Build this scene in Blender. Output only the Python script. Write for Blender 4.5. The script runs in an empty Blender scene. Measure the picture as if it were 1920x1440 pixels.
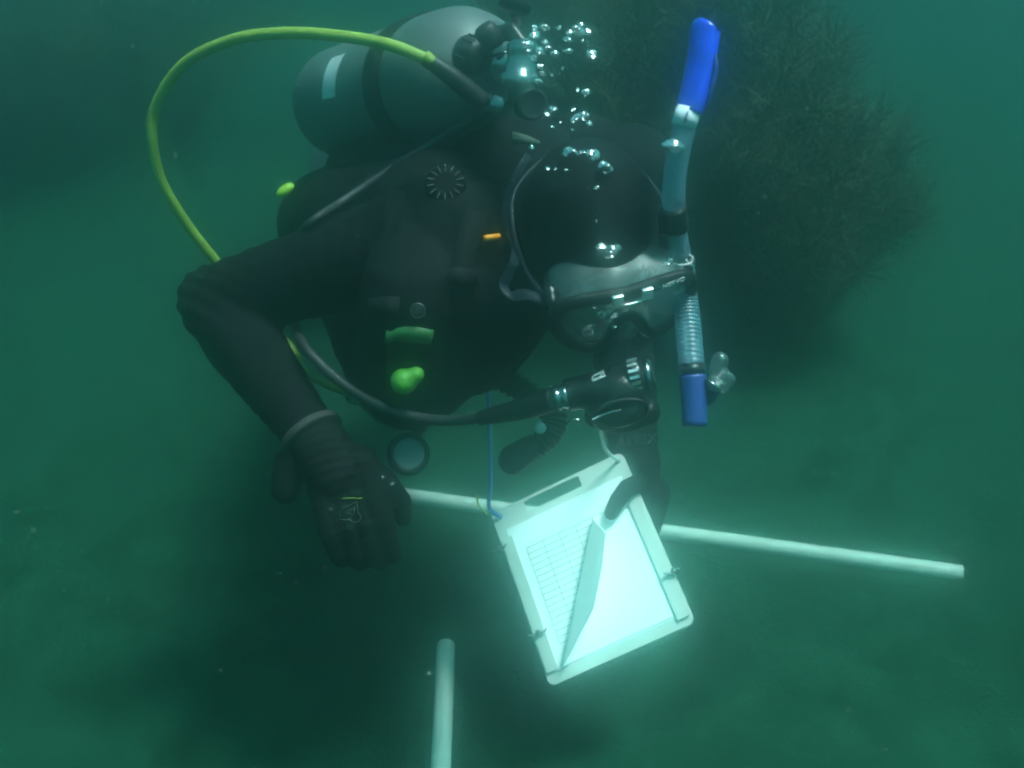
import bpy, bmesh, math, random
from mathutils import Vector, Matrix, noise
random.seed(7)
sc = bpy.context.scene
C = sc.collection

# ------------------------------------------------------------------ camera
F_PX = 2059.0                      # focal length in photo pixels (1920 wide)
PITCH = math.radians(27.0)
CAM = Vector((0.0, 0.0, 1.37))
FW = Vector((0, math.cos(PITCH), -math.sin(PITCH)))
UP = Vector((0, math.sin(PITCH), math.cos(PITCH)))
RT = Vector((1, 0, 0))
cd = bpy.data.cameras.new('camera')
cam = bpy.data.objects.new('camera', cd); C.objects.link(cam)
cam.location = CAM
cam.rotation_euler = (math.radians(90) - PITCH, 0, 0)
cd.sensor_width = 36.0
cd.lens = 36.0 * F_PX / 1920.0
cd.clip_start = 0.05; cd.clip_end = 400
cd.dof.use_dof = True; cd.dof.focus_distance = 1.55; cd.dof.aperture_fstop = 4.8
sc.camera = cam

# ------------------------------------------------------------------ world, sun, exposure
SUN_TO = Vector((0.29, -0.05, 0.86)).normalized()       # direction towards the sun
el = math.asin(SUN_TO.z); az = math.atan2(SUN_TO.x, SUN_TO.y)
w = bpy.data.worlds.new('World'); sc.world = w; w.use_nodes = True
nt = w.node_tree; bg = nt.nodes['Background']
sky = nt.nodes.new('ShaderNodeTexSky'); sky.sky_type = 'NISHITA'; sky.sun_disc = False
sky.sun_elevation = el; sky.sun_rotation = az
tint = nt.nodes.new('ShaderNodeMix'); tint.data_type = 'RGBA'; tint.blend_type = 'MULTIPLY'
tint.inputs[0].default_value = 1.0
tint.inputs[7].default_value = (0.32, 1.0, 0.72, 1)       # daylight after several metres of green water
nt.links.new(sky.outputs[0], tint.inputs[6]); nt.links.new(tint.outputs[2], bg.inputs[0])
bg.inputs[1].default_value = 0.09
sd = bpy.data.lights.new('sun', 'SUN'); sun = bpy.data.objects.new('sun', sd); C.objects.link(sun)
sd.energy = 5.0; sd.angle = math.radians(16.0); sd.color = (0.80, 1.0, 1.0)
sun.rotation_euler = SUN_TO.to_track_quat('Z', 'Y').to_euler()
sun.location = (2, -1, 6)
sc.view_settings.view_transform = 'Standard'; sc.view_settings.look = 'None'
sc.view_settings.exposure = 1.4; sc.view_settings.gamma = 1.0
sc.view_settings.use_curve_mapping = False
cy = sc.cycles
cy.use_denoising = True
try: cy.denoiser = 'OPENIMAGEDENOISE'
except Exception: pass
cy.volume_bounces = 4; cy.max_bounces = 10; cy.transparent_max_bounces = 16
cy.transmission_bounces = 6; cy.caustics_reflective = False; cy.caustics_refractive = False
cy.sample_clamp_indirect = 6.0
cy.filter_width = 1.9

# ------------------------------------------------------------------ pixel -> place
def P(px, py, zc):
    return CAM + zc * (FW + RT * ((px - 960) / F_PX) - UP * ((py - 720) / F_PX))
def G(px, py, h=0.0):                                    # pixel on the plane z = h
    d = FW + RT * ((px - 960) / F_PX) - UP * ((py - 720) / F_PX)
    return CAM + d * ((h - CAM.z) / d.z)
def cast(px, py):
    d = (FW + RT * ((px - 960) / F_PX) - UP * ((py - 720) / F_PX)).normalized()
    dg = bpy.context.evaluated_depsgraph_get()
    ok, loc, nor, _, ob, _ = sc.ray_cast(dg, CAM, d)
    return (loc, nor, ob) if ok else (None, None, None)
def S(px, py, zc, lift):                                 # on the surface seen there (if near zc), lifted towards the camera
    bpy.context.view_layer.update()
    loc, nor, ob = cast(px, py)
    if loc is None or (loc - CAM).dot(FW) > zc + 0.35: return P(px, py, zc)
    return loc + (CAM - loc).normalized() * lift

# ------------------------------------------------------------------ materials
MATS = {}
def mat(name, col, rough=0.5, metal=0.0, bump=None, var=None, spec=None, coat=0.0, sheen=0.0):
    m = bpy.data.materials.new(name); m.use_nodes = True
    t = m.node_tree; b = t.nodes['Principled BSDF']
    b.inputs['Base Color'].default_value = (*col, 1); b.inputs['Roughness'].default_value = rough
    b.inputs['Metallic'].default_value = metal
    if spec is not None: b.inputs['Specular IOR Level'].default_value = spec
    if coat: b.inputs['Coat Weight'].default_value = coat
    if sheen: b.inputs['Sheen Weight'].default_value = sheen
    tc = t.nodes.new('ShaderNodeTexCoord')
    if var:                                              # (scale, amount): mottled colour
        n = t.nodes.new('ShaderNodeTexNoise'); n.inputs['Scale'].default_value = var[0]; n.inputs['Detail'].default_value = 6
        r = t.nodes.new('ShaderNodeValToRGB'); a = var[1]
        r.color_ramp.elements[0].position = 0.3; r.color_ramp.elements[1].position = 0.7
        r.color_ramp.elements[0].color = (*[c * (1 - a) for c in col], 1)
        r.color_ramp.elements[1].color = (*[min(1, c * (1 + a)) for c in col], 1)
        t.links.new(tc.outputs['Object'], n.inputs['Vector']); t.links.new(n.outputs['Fac'], r.inputs[0])
        t.links.new(r.outputs[0], b.inputs['Base Color'])
    if bump:                                             # (scale, strength, distance)
        n = t.nodes.new('ShaderNodeTexNoise'); n.inputs['Scale'].default_value = bump[0]; n.inputs['Detail'].default_value = 4
        bp = t.nodes.new('ShaderNodeBump'); bp.inputs['Strength'].default_value = bump[1]; bp.inputs['Distance'].default_value = bump[2]
        t.links.new(tc.outputs['Object'], n.inputs['Vector']); t.links.new(n.outputs['Fac'], bp.inputs['Height'])
        t.links.new(bp.outputs[0], b.inputs['Normal'])
    MATS[name] = m
    return m
def clear_mat(name, col, opacity, rough=0.25, gloss=0.12, edge=0.6):
    m = bpy.data.materials.new(name); m.use_nodes = True
    t = m.node_tree; t.nodes.clear()
    out = t.nodes.new('ShaderNodeOutputMaterial')
    tr = t.nodes.new('ShaderNodeBsdfTransparent'); tr.inputs[0].default_value = (0.92, 0.97, 0.97, 1)
    df = t.nodes.new('ShaderNodeBsdfDiffuse'); df.inputs[0].default_value = (*col, 1)
    tl = t.nodes.new('ShaderNodeBsdfTranslucent'); tl.inputs[0].default_value = (*col, 1)
    ad = t.nodes.new('ShaderNodeMixShader'); ad.inputs[0].default_value = 0.5
    t.links.new(df.outputs[0], ad.inputs[1]); t.links.new(tl.outputs[0], ad.inputs[2])
    mx = t.nodes.new('ShaderNodeMixShader'); mx.inputs[0].default_value = opacity
    t.links.new(tr.outputs[0], mx.inputs[1]); t.links.new(ad.outputs[0], mx.inputs[2])
    gl = t.nodes.new('ShaderNodeBsdfGlossy'); gl.inputs['Roughness'].default_value = rough
    lw = t.nodes.new('ShaderNodeLayerWeight'); lw.inputs[0].default_value = 0.35
    mu = t.nodes.new('ShaderNodeMath'); mu.operation = 'MULTIPLY_ADD'; mu.inputs[1].default_value = edge; mu.inputs[2].default_value = gloss * 0.4
    t.links.new(lw.outputs['Facing'], mu.inputs[0])
    m2 = t.nodes.new('ShaderNodeMixShader')
    t.links.new(mu.outputs[0], m2.inputs[0]); t.links.new(mx.outputs[0], m2.inputs[1]); t.links.new(gl.outputs[0], m2.inputs[2])
    t.links.new(m2.outputs[0], out.inputs[0])
    MATS[name] = m
    return m
NEO = mat('neoprene', (0.003, 0.0033, 0.004), 0.85, bump=(420, 0.25, 0.002), var=(9, 0.4), spec=0.08)
HOODM = mat('hood_neoprene', (0.003, 0.0033, 0.004), 0.8, bump=(300, 0.25, 0.002), var=(12, 0.4), spec=0.08)
GLOVE = mat('glove_rubber', (0.0035, 0.004, 0.0045), 0.8, bump=(200, 0.3, 0.002), var=(25, 0.4), spec=0.1)
CUFF = mat('cuff_tape', (0.022, 0.02, 0.019), 0.8, var=(60, 0.3))
NYLON = mat('black_nylon', (0.003, 0.0035, 0.004), 0.8, bump=(600, 0.35, 0.002), var=(14, 0.4), spec=0.08)
WEB = mat('webbing', (0.005, 0.0055, 0.0065), 0.75, bump=(500, 0.4, 0.002), spec=0.1)
RUB = mat('black_rubber', (0.007, 0.0075, 0.0085), 0.5, var=(30, 0.3), spec=0.3)
HOSE = mat('black_hose', (0.014, 0.015, 0.017), 0.55, bump=(900, 0.3, 0.001))
PLAS = mat('black_plastic', (0.006, 0.0065, 0.007), 0.35, var=(30, 0.2), spec=0.4)
OLIVE = mat('olive_plastic', (0.05, 0.10, 0.015), 0.45)
YHOSE = mat('yellow_hose', (0.20, 0.27, 0.035), 0.5, bump=(700, 0.2, 0.001), var=(35, 0.12))
YEL = mat('fluorescent_yellow', (0.30, 0.50, 0.03), 0.45)
LIME = mat('lime_rubber', (0.07, 0.25, 0.02), 0.55, var=(60, .15))
GREEN = mat('green_patch', (0.012, 0.10, 0.02), 0.6, var=(90, 0.15))
ORA = mat('orange_plastic', (1.0, 0.33, 0.02), 0.5)
CHR = mat('chrome', (0.26, 0.28, 0.29), 0.2, 1.0, var=(60, 0.15))
STEEL = mat('clip_steel', (0.9, 0.92, 0.92), 0.42, 1.0)
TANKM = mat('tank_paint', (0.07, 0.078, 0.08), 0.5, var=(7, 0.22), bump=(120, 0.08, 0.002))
STICK = mat('white_sticker', (0.62, 0.64, 0.66), 0.5, var=(50, 0.12))
BLUES = mat('snorkel_blue', (0.015, 0.055, 0.62), 0.3, var=(22, 0.35))
BLUED = mat('purge_blue', (0.012, 0.030, 0.17), 0.45)
CORDB = mat('blue_cord', (0.03, 0.22, 0.62), 0.6)
CORDW = mat('pale_cord', (0.6, 0.62, 0.6), 0.6)
PVC = mat('pvc', (0.58, 0.58, 0.52), 0.45, var=(18, 0.14), bump=(60, 0.1, 0.001))
BOARD = mat('white_acrylic', (0.58, 0.58, 0.54), 0.4, var=(16, 0.06))
PAPER = mat('waterproof_paper', (0.93, 0.93, 0.93), 0.6)
INK = mat('grey_ink', (0.07, 0.08, 0.08), 0.8)
WHITE = mat('white_print', (0.85, 0.86, 0.86), 0.5)
GREYP = mat('grey_print', (0.16, 0.17, 0.18), 0.6)
DIMP = mat('faded_print', (0.030, 0.034, 0.034), 0.6)
DIAL = mat('dial_face', (0.10, 0.15, 0.15), 0.6, var=(80, 0.3))
SKIN = mat('skin', (0.42, 0.26, 0.2), 0.55, var=(30, 0.1))
EYE = mat('eye', (0.6, 0.6, 0.58), 0.2)
CLEAR = clear_mat('clear_tube', (0.18, 0.36, 0.46), 0.48, 0.35, 0.05, 0.25)
CLEAR2 = clear_mat('clear_silicone', (0.14, 0.21, 0.21), 0.34, 0.35, 0.1, 0.25)
LENS = clear_mat('lens_glass', (0.3, 0.5, 0.48), 0.10, 0.03, 0.1)
STRAP = clear_mat('strap_silicone', (0.04, 0.06, 0.085), 0.35, 0.4, 0.0, 0.06)

# ------------------------------------------------------------------ object helpers
ROOT = {}
def props(o, label=None, cat=None, group=None, kind=None):
    if label: o['label'] = label
    if cat: o['category'] = cat
    if group: o['group'] = group
    if kind: o['kind'] = kind
    return o
def thing(name, loc, label, cat, group=None):
    o = bpy.data.objects.new(name, None); C.objects.link(o); o.location = loc; o.empty_display_size = 0.05
    ROOT[o.name] = Vector(loc)
    return props(o, label, cat, group)
def put(name, vf, m, parent=None, loc=None, smooth=True, bevel=0.0):
    v, f = vf
    base = ROOT[parent.name] if parent is not None else (Vector(loc) if loc is not None else sum((Vector(p) for p in v), Vector()) / len(v))
    me = bpy.data.meshes.new(name)
    me.from_pydata([Vector(p) - base for p in v], [], f); me.update()
    bm = bmesh.new(); bm.from_mesh(me); bmesh.ops.recalc_face_normals(bm, faces=bm.faces); bm.to_mesh(me); bm.free()
    if smooth:
        for p in me.polygons: p.use_smooth = True
    o = bpy.data.objects.new(name, me); C.objects.link(o)
    me.materials.append(m)
    if parent is not None: o.parent = parent
    else: o.location = base
    ROOT[o.name] = base
    if bevel:
        b = o.modifiers.new('bevel', 'BEVEL'); b.width = bevel; b.segments = 2; b.limit_method = 'ANGLE'; b.angle_limit = math.radians(40)
    return o
def join(*parts):
    V, Fc = [], []
    for v, f in parts:
        k = len(V); V += list(v); Fc += [tuple(i + k for i in q) for q in f]
    return V, Fc
def catmull(pts, n=8):
    pts = [Vector(p) for p in pts]
    if len(pts) < 3: return [pts[0].lerp(pts[1], i / n) for i in range(n + 1)]
    q = [pts[0] * 2 - pts[1]] + pts + [pts[-1] * 2 - pts[-2]]
    out = []
    for i in range(1, len(q) - 2):
        a, b, c, d = q[i - 1], q[i], q[i + 1], q[i + 2]
        for k in range(n):
            t = k / n
            out.append(0.5 * ((2 * b) + (c - a) * t + (2 * a - 5 * b + 4 * c - d) * t * t + (3 * b - a - 3 * c + d) * t ** 3))
    out.append(pts[-1]); return out
def frames(pts):
    n = len(pts); T = []
    for i in range(n):
        T.append((pts[min(i + 1, n - 1)] - pts[max(i - 1, 0)]).normalized())
    ref = Vector((0, 0, 1)) if abs(T[0].z) < 0.9 else Vector((1, 0, 0))
    N = [(ref - T[0] * ref.dot(T[0])).normalized()]
    for i in range(1, n):
        v = N[-1] - T[i] * N[-1].dot(T[i])
        N.append(v.normalized() if v.length > 1e-6 else N[-1])
    return T, N
def sweep(pts, rad, seg=12, closed=False, cap=True, flat=1.0, nrm=None, sub=0):
    """tube through pts; rad a number, list or function of 0..1; flat squashes it along nrm."""
    pts = [Vector(p) for p in pts]
    if sub: pts = catmull(pts, sub)
    n = len(pts); T, N = frames(pts)
    if nrm is not None:
        N = []
        for t in T:
            v = nrm - t * nrm.dot(t); N.append(v.normalized())
    if closed:
        T = [(pts[(i + 1) % n] - pts[i - 1]).normalized() for i in range(n)]
        if nrm is not None: N = [(nrm - t * nrm.dot(t)).normalized() for t in T]
    V, Fc = [], []
    for i, p in enumerate(pts):
        if callable(rad): r = rad(i / max(1, n - 1))
        elif isinstance(rad, (list, tuple)):
            x = i / max(1, n - 1) * (len(rad) - 1); k = min(int(x), len(rad) - 2); r = rad[k] + (rad[k + 1] - rad[k]) * (x - k)
        else: r = rad
        b = T[i].cross(N[i])
        for s in range(seg):
            a = 2 * math.pi * s / seg
            V.append(p + N[i] * (math.cos(a) * r * flat) + b * (math.sin(a) * r))
    for i in range(n if closed else n - 1):
        j = (i + 1) % n
        for s in range(seg):
            t = (s + 1) % seg
            Fc.append((i * seg + s, i * seg + t, j * seg + t, j * seg + s))
    if cap and not closed:
        Fc.append(tuple(range(seg - 1, -1, -1))); Fc.append(tuple((n - 1) * seg + s for s in range(seg)))
    return V, Fc
def basis(axis, ref=None):
    z = Vector(axis).normalized()
    ref = Vector(ref) if ref is not None else (Vector((0, 0, 1)) if abs(z.z) < 0.9 else Vector((1, 0, 0)))
    x = (ref - z * ref.dot(z)).normalized()
    return x, z.cross(x), z
def lathe(prof, o, axis, seg=28, ref=None):
    x, y, z = basis(axis, ref); o = Vector(o); V, Fc = [], []
    for r, h in prof:
        for s in range(seg):
            a = 2 * math.pi * s / seg
            V.append(o + z * h + x * (r * math.cos(a)) + y * (r * math.sin(a)))
    for i in range(len(prof) - 1):
        for s in range(seg):
            t = (s + 1) % seg
            Fc.append((i * seg + s, i * seg + t, (i + 1) * seg + t, (i + 1) * seg + s))
    Fc.append(tuple(range(seg - 1, -1, -1))); Fc.append(tuple((len(prof) - 1) * seg + s for s in range(seg)))
    return V, Fc
def box(o, ax, ay, az, hx, hy, hz):
    V = []
    for i in (-1, 1):
        for j in (-1, 1):
            for k in (-1, 1): V.append(Vector(o) + ax * (i * hx) + ay * (j * hy) + az * (k * hz))
    return V, [(0, 1, 3, 2), (4, 6, 7, 5), (0, 4, 5, 1), (2, 3, 7, 6), (0, 2, 6, 4), (1, 5, 7, 3)]
def ell(o, ax, ay, az, rx, ry, rz, seg=20, rings=12):
    o = Vector(o); V = [o + az * rz]; Fc = []
    for i in range(1, rings):
        th = math.pi * i / rings
        for s in range(seg):
            a = 2 * math.pi * s / seg
            V.append(o + ax * (rx * math.sin(th) * math.cos(a)) + ay * (ry * math.sin(th) * math.sin(a)) + az * (rz * math.cos(th)))
    V.append(o - az * rz); L = len(V) - 1
    for s in range(seg):
        t = (s + 1) % seg
        Fc.append((0, 1 + s, 1 + t)); Fc.append((L, L - seg + t, L - seg + s))
        for i in range(rings - 2):
            a = 1 + i * seg; Fc.append((a + s, a + seg + s, a + seg + t, a + t))
    return V, Fc
def limb(pts, rads, seg=16):
    """closed tapered chain of balls and cones, to be fused by the remesher"""
    X, Y, Z = Vector((1, 0, 0)), Vector((0, 1, 0)), Vector((0, 0, 1))
    parts = [ell(p, X, Y, Z, r, r, r, seg, 10) for p, r in zip(pts, rads)]
    for i in range(len(pts) - 1):
        parts.append(sweep([pts[i], Vector(pts[i]).lerp(Vector(pts[i + 1]), .5), pts[i + 1]], [rads[i], rads[i + 1]], seg))
    return join(*parts)
def fuse(vf, voxel, it=6, fac=0.5):
    """union of closed shapes as one continuous surface"""
    me = bpy.data.meshes.new('tmp'); me.from_pydata([tuple(p) for p in vf[0]], [], vf[1]); me.update()
    bm = bmesh.new(); bm.from_mesh(me); bmesh.ops.recalc_face_normals(bm, faces=bm.faces); bm.to_mesh(me); bm.free()
    o = bpy.data.objects.new('tmp', me); C.objects.link(o)
    r = o.modifiers.new('r', 'REMESH'); r.mode = 'VOXEL'; r.voxel_size = voxel
    s = o.modifiers.new('s', 'SMOOTH'); s.factor = fac; s.iterations = it
    bpy.context.view_layer.update()
    dg = bpy.context.evaluated_depsgraph_get()
    e = o.evaluated_get(dg); m2 = e.to_mesh()
    out = ([v.co.copy() for v in m2.vertices], [tuple(p.vertices) for p in m2.polygons])
    e.to_mesh_clear(); bpy.data.objects.remove(o); bpy.data.meshes.remove(me)
    return out
def text(body, o, ax, ay, size, depth=0.0003):
    cu = bpy.data.curves.new('t', 'FONT'); cu.body = body; cu.size = size; cu.align_x = 'CENTER'; cu.align_y = 'CENTER'; cu.extrude = depth
    cu.resolution_u = 3
    ob = bpy.data.objects.new('t', cu); C.objects.link(ob); bpy.context.view_layer.update()
    e = ob.evaluated_get(bpy.context.evaluated_depsgraph_get()); m = e.to_mesh()
    n = ax.cross(ay)
    V = [Vector(o) + ax * v.co.x + ay * v.co.y + n * v.co.z for v in m.vertices]; Fc = [tuple(p.vertices) for p in m.polygons]
    e.to_mesh_clear(); bpy.data.objects.remove(ob); bpy.data.curves.remove(cu)
    return V, Fc

# ------------------------------------------------------------------ seabed
def bed_h(x, y):
    p = Vector((x, y, 0))
    h = 0.020 * noise.noise(p * 1.3) + 0.010 * noise.noise(p * 4.1 + Vector((3, 1, 0))) + 0.006 * noise.noise(p * 11 + Vector((9, 2, 5)))
    h += 0.0045 * noise.noise(p * 27) + 0.0025 * noise.noise(p * 55)
    return h - 0.006
def seabed():
    n = 330; V, Fc = [], []
    def wx(t): s = (t - .5) * 2; return 2.2 * s + 78 * s ** 7
    def wy(t): s = (t - .42) / .58; return 2.3 + 2.6 * s + 76 * s ** 7
    for i in range(n + 1):
        for j in range(n + 1):
            x, y = wx(i / n), wy(j / n)
            V.append((x, y, bed_h(x, y)))
    for i in range(n):
        for j in range(n):
            a = i * (n + 1) + j; Fc.append((a, a + n + 1, a + n + 2, a + 1))
    m = bpy.data.materials.new('silty_seabed'); m.use_nodes = True
    t = m.node_tree; b = t.nodes['Principled BSDF']; b.inputs['Roughness'].default_value = 0.95
    b.inputs['Specular IOR Level'].default_value = 0.1
    tc = t.nodes.new('ShaderNodeTexCoord')
    def nz(scale, detail):
        q = t.nodes.new('ShaderNodeTexNoise'); q.inputs['Scale'].default_value = scale; q.inputs['Detail'].default_value = detail
        q.inputs['Roughness'].default_value = 0.62
        t.links.new(tc.outputs['Object'], q.inputs['Vector']); return q
    n1, n2, n3 = nz(2.2, 8), nz(9, 10), nz(90, 6)
    r1 = t.nodes.new('ShaderNodeValToRGB'); e = r1.color_ramp.elements
    e[0].position = .33; e[0].color = (.0055, .029, .0155, 1); e[1].position = .68; e[1].color = (.008, .041, .0245, 1)
    r2 = t.nodes.new('ShaderNodeValToRGB'); e = r2.color_ramp.elements
    e[0].position = .34; e[0].color = (.38, .41, .36, 1); e[1].position = .62; e[1].color = (1.18, 1.16, 1.14, 1)
    t.links.new(n1.outputs['Fac'], r1.inputs[0]); t.links.new(n2.outputs['Fac'], r2.inputs[0])
    mx = t.nodes.new('ShaderNodeMix'); mx.data_type = 'RGBA'; mx.blend_type = 'MULTIPLY'; mx.inputs[0].default_value = 0.8
    t.links.new(r1.outputs[0], mx.inputs[6]); t.links.new(r2.outputs[0], mx.inputs[7])
    t.links.new(mx.outputs[2], b.inputs['Base Color'])
    bp = t.nodes.new('ShaderNodeBump'); bp.inputs['Strength'].default_value = .8; bp.inputs['Distance'].default_value = .010
    t.links.new(n3.outputs['Fac'], bp.inputs['Height']); t.links.new(bp.outputs[0], b.inputs['Normal'])
    o = put('seabed', (V, Fc), m, loc=(0, 0, 0))
    props(o, 'dim green silty seabed below the diver', 'seabed', kind='structure')
seabed()
def grit():
    rd = random.Random(11); V, Fc = [], []
    for i in range(2600):
        x, y = rd.uniform(-1.5, 1.6), rd.uniform(1.0, 3.8); z = bed_h(x, y); k = len(V)
        a = rd.uniform(.0015, .0045) * (2.2 if rd.random() < .05 else 1); th = rd.uniform(0, 6.28); ca, sa = math.cos(th), math.sin(th)
        ring = [(a * rd.uniform(.6, 1.2) * math.cos(q * 1.2566), a * rd.uniform(.35, .8) * math.sin(q * 1.2566)) for q in range(5)]
        V += [(x + u * ca - v * sa, y + u * sa + v * ca, z - .001) for u, v in ring] + [(x, y, z + a * rd.uniform(.3, .7))]
        Fc += [(k + q, k + (q + 1) % 5, k + 5) for q in range(5)]
    o = put('shell_grit', (V, Fc), mat('grit', (.035, .06, .04), .9, var=(7, .6)), loc=(0, 2.4, 0), smooth=False)
    props(o, 'scattered bits of shell and gravel on the silty seabed', 'grit', kind='stuff')
grit()

# ------------------------------------------------------------------ where the slate lies (built below; the hand grips it)
cs = {'tl': P(905, 968, 1.875), 'tr': P(1153, 857, 1.835), 'br': P(1318, 1155, 1.665), 'bl': P(1048, 1284, 1.695)}
so = sum(cs.values(), Vector()) / 4
ex = ((cs['tr'] - cs['tl']) + (cs['br'] - cs['bl'])).normalized()
ey = ((cs['tl'] - cs['bl']) + (cs['tr'] - cs['br'])); ey = (ey - ex * ey.dot(ex)).normalized()
sn_ = ex.cross(ey)
if sn_.z < 0: sn_ = -sn_
SW = ((cs['tr'] - cs['tl']).length + (cs['br'] - cs['bl']).length) / 4
SH = ((cs['tl'] - cs['bl']).length + (cs['tr'] - cs['br']).length) / 4
def SL(x, y, z=0.0): return so + ex * x + ey * y + sn_ * z
def suv(px, py, z=0.0):
    d = FW + RT * ((px - 960) / F_PX) - UP * ((py - 720) / F_PX)
    q = CAM + d * ((so + sn_ * z - CAM).dot(sn_) / d.dot(sn_)) - so
    return q.dot(ex), q.dot(ey)
def SP(px, py, z): return SL(*suv(px, py, z), z)

# ------------------------------------------------------------------ diver
Rs, Ls = P(775, 455, 1.56), P(1180, 330, 1.73)
M = (Rs + Ls) / 2
side = (Ls - Rs).normalized()
back = Vector((-side.y, side.x, -0.25)); back = (back - side * back.dot(side)).normalized()
dors = side.cross(back).normalized()
if dors.z < 0: dors = -dors
def B(a, b, c): return M + side * a + back * b + dors * c
# head frame in camera axes (right, up, towards camera)
def camvec(x, y, z): return (RT * x + UP * y - FW * z)
hf = camvec(.27, -.72, .64).normalized()
hl = camvec(.97, .10, 0); hl = (hl - hf * hl.dot(hf)).normalized()
hu = hf.cross(hl).normalized()
if hu.dot(UP) < 0: hu = -hu
HC = P(1112, 450, 1.40)
def H(a, b, c): return HC + hl * a + hu * b + hf * c     # right in picture, crown, face

elbow_r, wrist_r = P(402, 566, 1.64), P(588, 822, 1.53)
elbow_l, wrist_l = P(1165, 640, 1.93), P(1192, 868, 1.87)
hip_r, hip_l = B(-.10, .56, -.02), B(.10, .56, -.02)
knee_r, knee_l = Vector((-.46, 2.44, .42)), Vector((-.14, 2.55, .42))
foot_r, foot_l = Vector((-.46, 2.86, .44)), Vector((-.20, 2.95, .46))

diver = thing('person', (M.x, M.y, 0.0), 'diver in black wetsuit, hood and gloves bending head down over a white slate', 'person')
body = join(
    ell(B(0, .12, -.03), side, back, dors, .185, .22, .125), ell(B(0, .34, -.03), side, back, dors, .155, .20, .115),
    ell(B(0, .54, -.02), side, back, dors, .17, .15, .125),
    limb([B(-.09, .02, .0), Rs], [.09, .082]), limb([B(.09, .02, .0), Ls], [.09, .082]),
    limb([B(0, .03, .03), H(0, -.06, -.06)], [.085, .062]),
    ell(H(0, .005, -.005), hl, hf, hu, .076, .095, .110), ell(H(0, -.07, .035), hl, hf, hu, .055, .058, .058),
    ell(H(0, -.028, .098), hl, hf, hu, .015, .020, .028), ell(H(0, .018, .075), hl, hf, hu, .055, .022, .014),
    limb([Rs, Rs.lerp(elbow_r, .5), elbow_r], [.078, .066, .056]), limb([elbow_r, elbow_r.lerp(wrist_r, .35), wrist_r], [.056, .056, .038]),
    limb([Ls, Ls.lerp(elbow_l, .5), elbow_l], [.076, .064, .054]), limb([elbow_l, elbow_l.lerp(wrist_l, .35), wrist_l], [.054, .053, .040]),
    limb([wrist_r, P(622, 872, 1.52)], [.036, .034]), limb([wrist_l, P(1190, 920, 1.86)], [.036, .034]),
    limb([hip_r, hip_r.lerp(knee_r, .5), knee_r], [.105, .092, .068]), limb([hip_l, hip_l.lerp(knee_l, .5), knee_l], [.105, .092, .068]),
    limb([knee_r, knee_r.lerp(foot_r, .35), foot_r], [.066, .066, .045]), limb([knee_l, knee_l.lerp(foot_l, .35), foot_l], [.066, .066, .045]))
bo = put('body', fuse(body, .0075, 8), NEO, diver)
bo.data.materials.append(SKIN)
base = ROOT[bo.name]
def wrinkle(o, amp, folds=()):
    b0 = ROOT[o.name]; mv = o.data.vertices; off = []
    for v in mv:
        p = v.co + b0
        h = amp * (noise.noise(p * 24) + .6 * noise.noise(p * 55))
        for c, ax, rad, per, am in folds:
            q = p - c; t = q.dot(ax); d = q.length
            if d < rad * 2: h += am * math.exp(-(d / rad) ** 2) * math.sin(t * 6.283 / per + 2.5 * noise.noise(p * 14))
        off.append(v.normal * h)
    for v, h in zip(mv, off): v.co += h
    o.data.update()
wrinkle(bo, .0016, [(elbow_r, (wrist_r - Rs).normalized(), .085, .024, .0032), (elbow_r.lerp(wrist_r, .8), (wrist_r - elbow_r).normalized(), .06, .020, .0018),
                    (Rs, (elbow_r - Rs).normalized(), .09, .030, .0030), (elbow_l, (wrist_l - Ls).normalized(), .08, .024, .003), (wrist_l, (wrist_l - elbow_l).normalized(), .06, .02, .0018)])
for p in bo.data.polygons:                                # face inside the hood opening
    q = p.center + base - HC
    if q.dot(hf) > .045 and q.length < .16 and q.dot(hu) < .05 and q.dot(hu) > -.12: p.material_index = 1
for s in (-1, 1):
    put('eye', ell(H(.031 * s, .0, .078), hl, hf, hu, .012, .012, .012, 14, 8), EYE, diver)
# hood
hood = fuse(join(ell(H(0, .008, -.008), hl, hf, hu, .090, .108, .124, 28, 16), ell(H(0, -.07, .028), hl, hf, hu, .068, .064, .066),
                 limb([H(0, -.055, -.06), B(0, .03, .04)], [.080, .110])), .006, 6)
V, Fc = hood
keep = []
for f in Fc:
    c = sum((V[i] for i in f), Vector()) / len(f) - HC
    a, b, d = c.dot(hl), c.dot(hu), c.dot(hf)
    if d > .02 and (a / .062) ** 2 + ((b + .035) / .072) ** 2 < 1: continue
    keep.append(f)
ho = put('hood', (V, keep), HOODM, diver)
sm = ho.modifiers.new('solid', 'SOLIDIFY'); sm.thickness = .005; sm.offset = -1
# gloves
def glove(wrist, palm_c, tip_dir, across, facing, fing, thumb, extra=()):
    """palm box of balls, four unequal bent fingers and a thumb leaving the side of the palm"""
    parts = [limb([wrist, wrist.lerp(palm_c, .55)], [.043, .042])]
    for k in range(4):
        parts.append(limb([palm_c - tip_dir * .045 + across * (-.026 + .0175 * k), palm_c + tip_dir * .040 + across * (-.036 + .024 * k)], [.026, .0175]))
    for k in range(4):
        ln, c1, c2, c3 = fing[k]
        p = palm_c + tip_dir * .040 + across * (-.036 + .024 * k); pts = [p]; ang = 0
        for seg_l, c in ((ln * .45, c1), (ln * .32, c2), (ln * .23, c3)):
            ang += c
            p = p + (tip_dir * math.cos(ang) - facing * math.sin(ang)) * seg_l; pts.append(p)
        parts.append(limb(pts, [.0155, .0145, .013, .0115], 12))
    parts.append(limb(thumb, [.020, .0165, .0150, .0140, .0120][:len(thumb) - 1] + [.0122], 12))
    return fuse(join(*parts, *extra), .004, 3)
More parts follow.
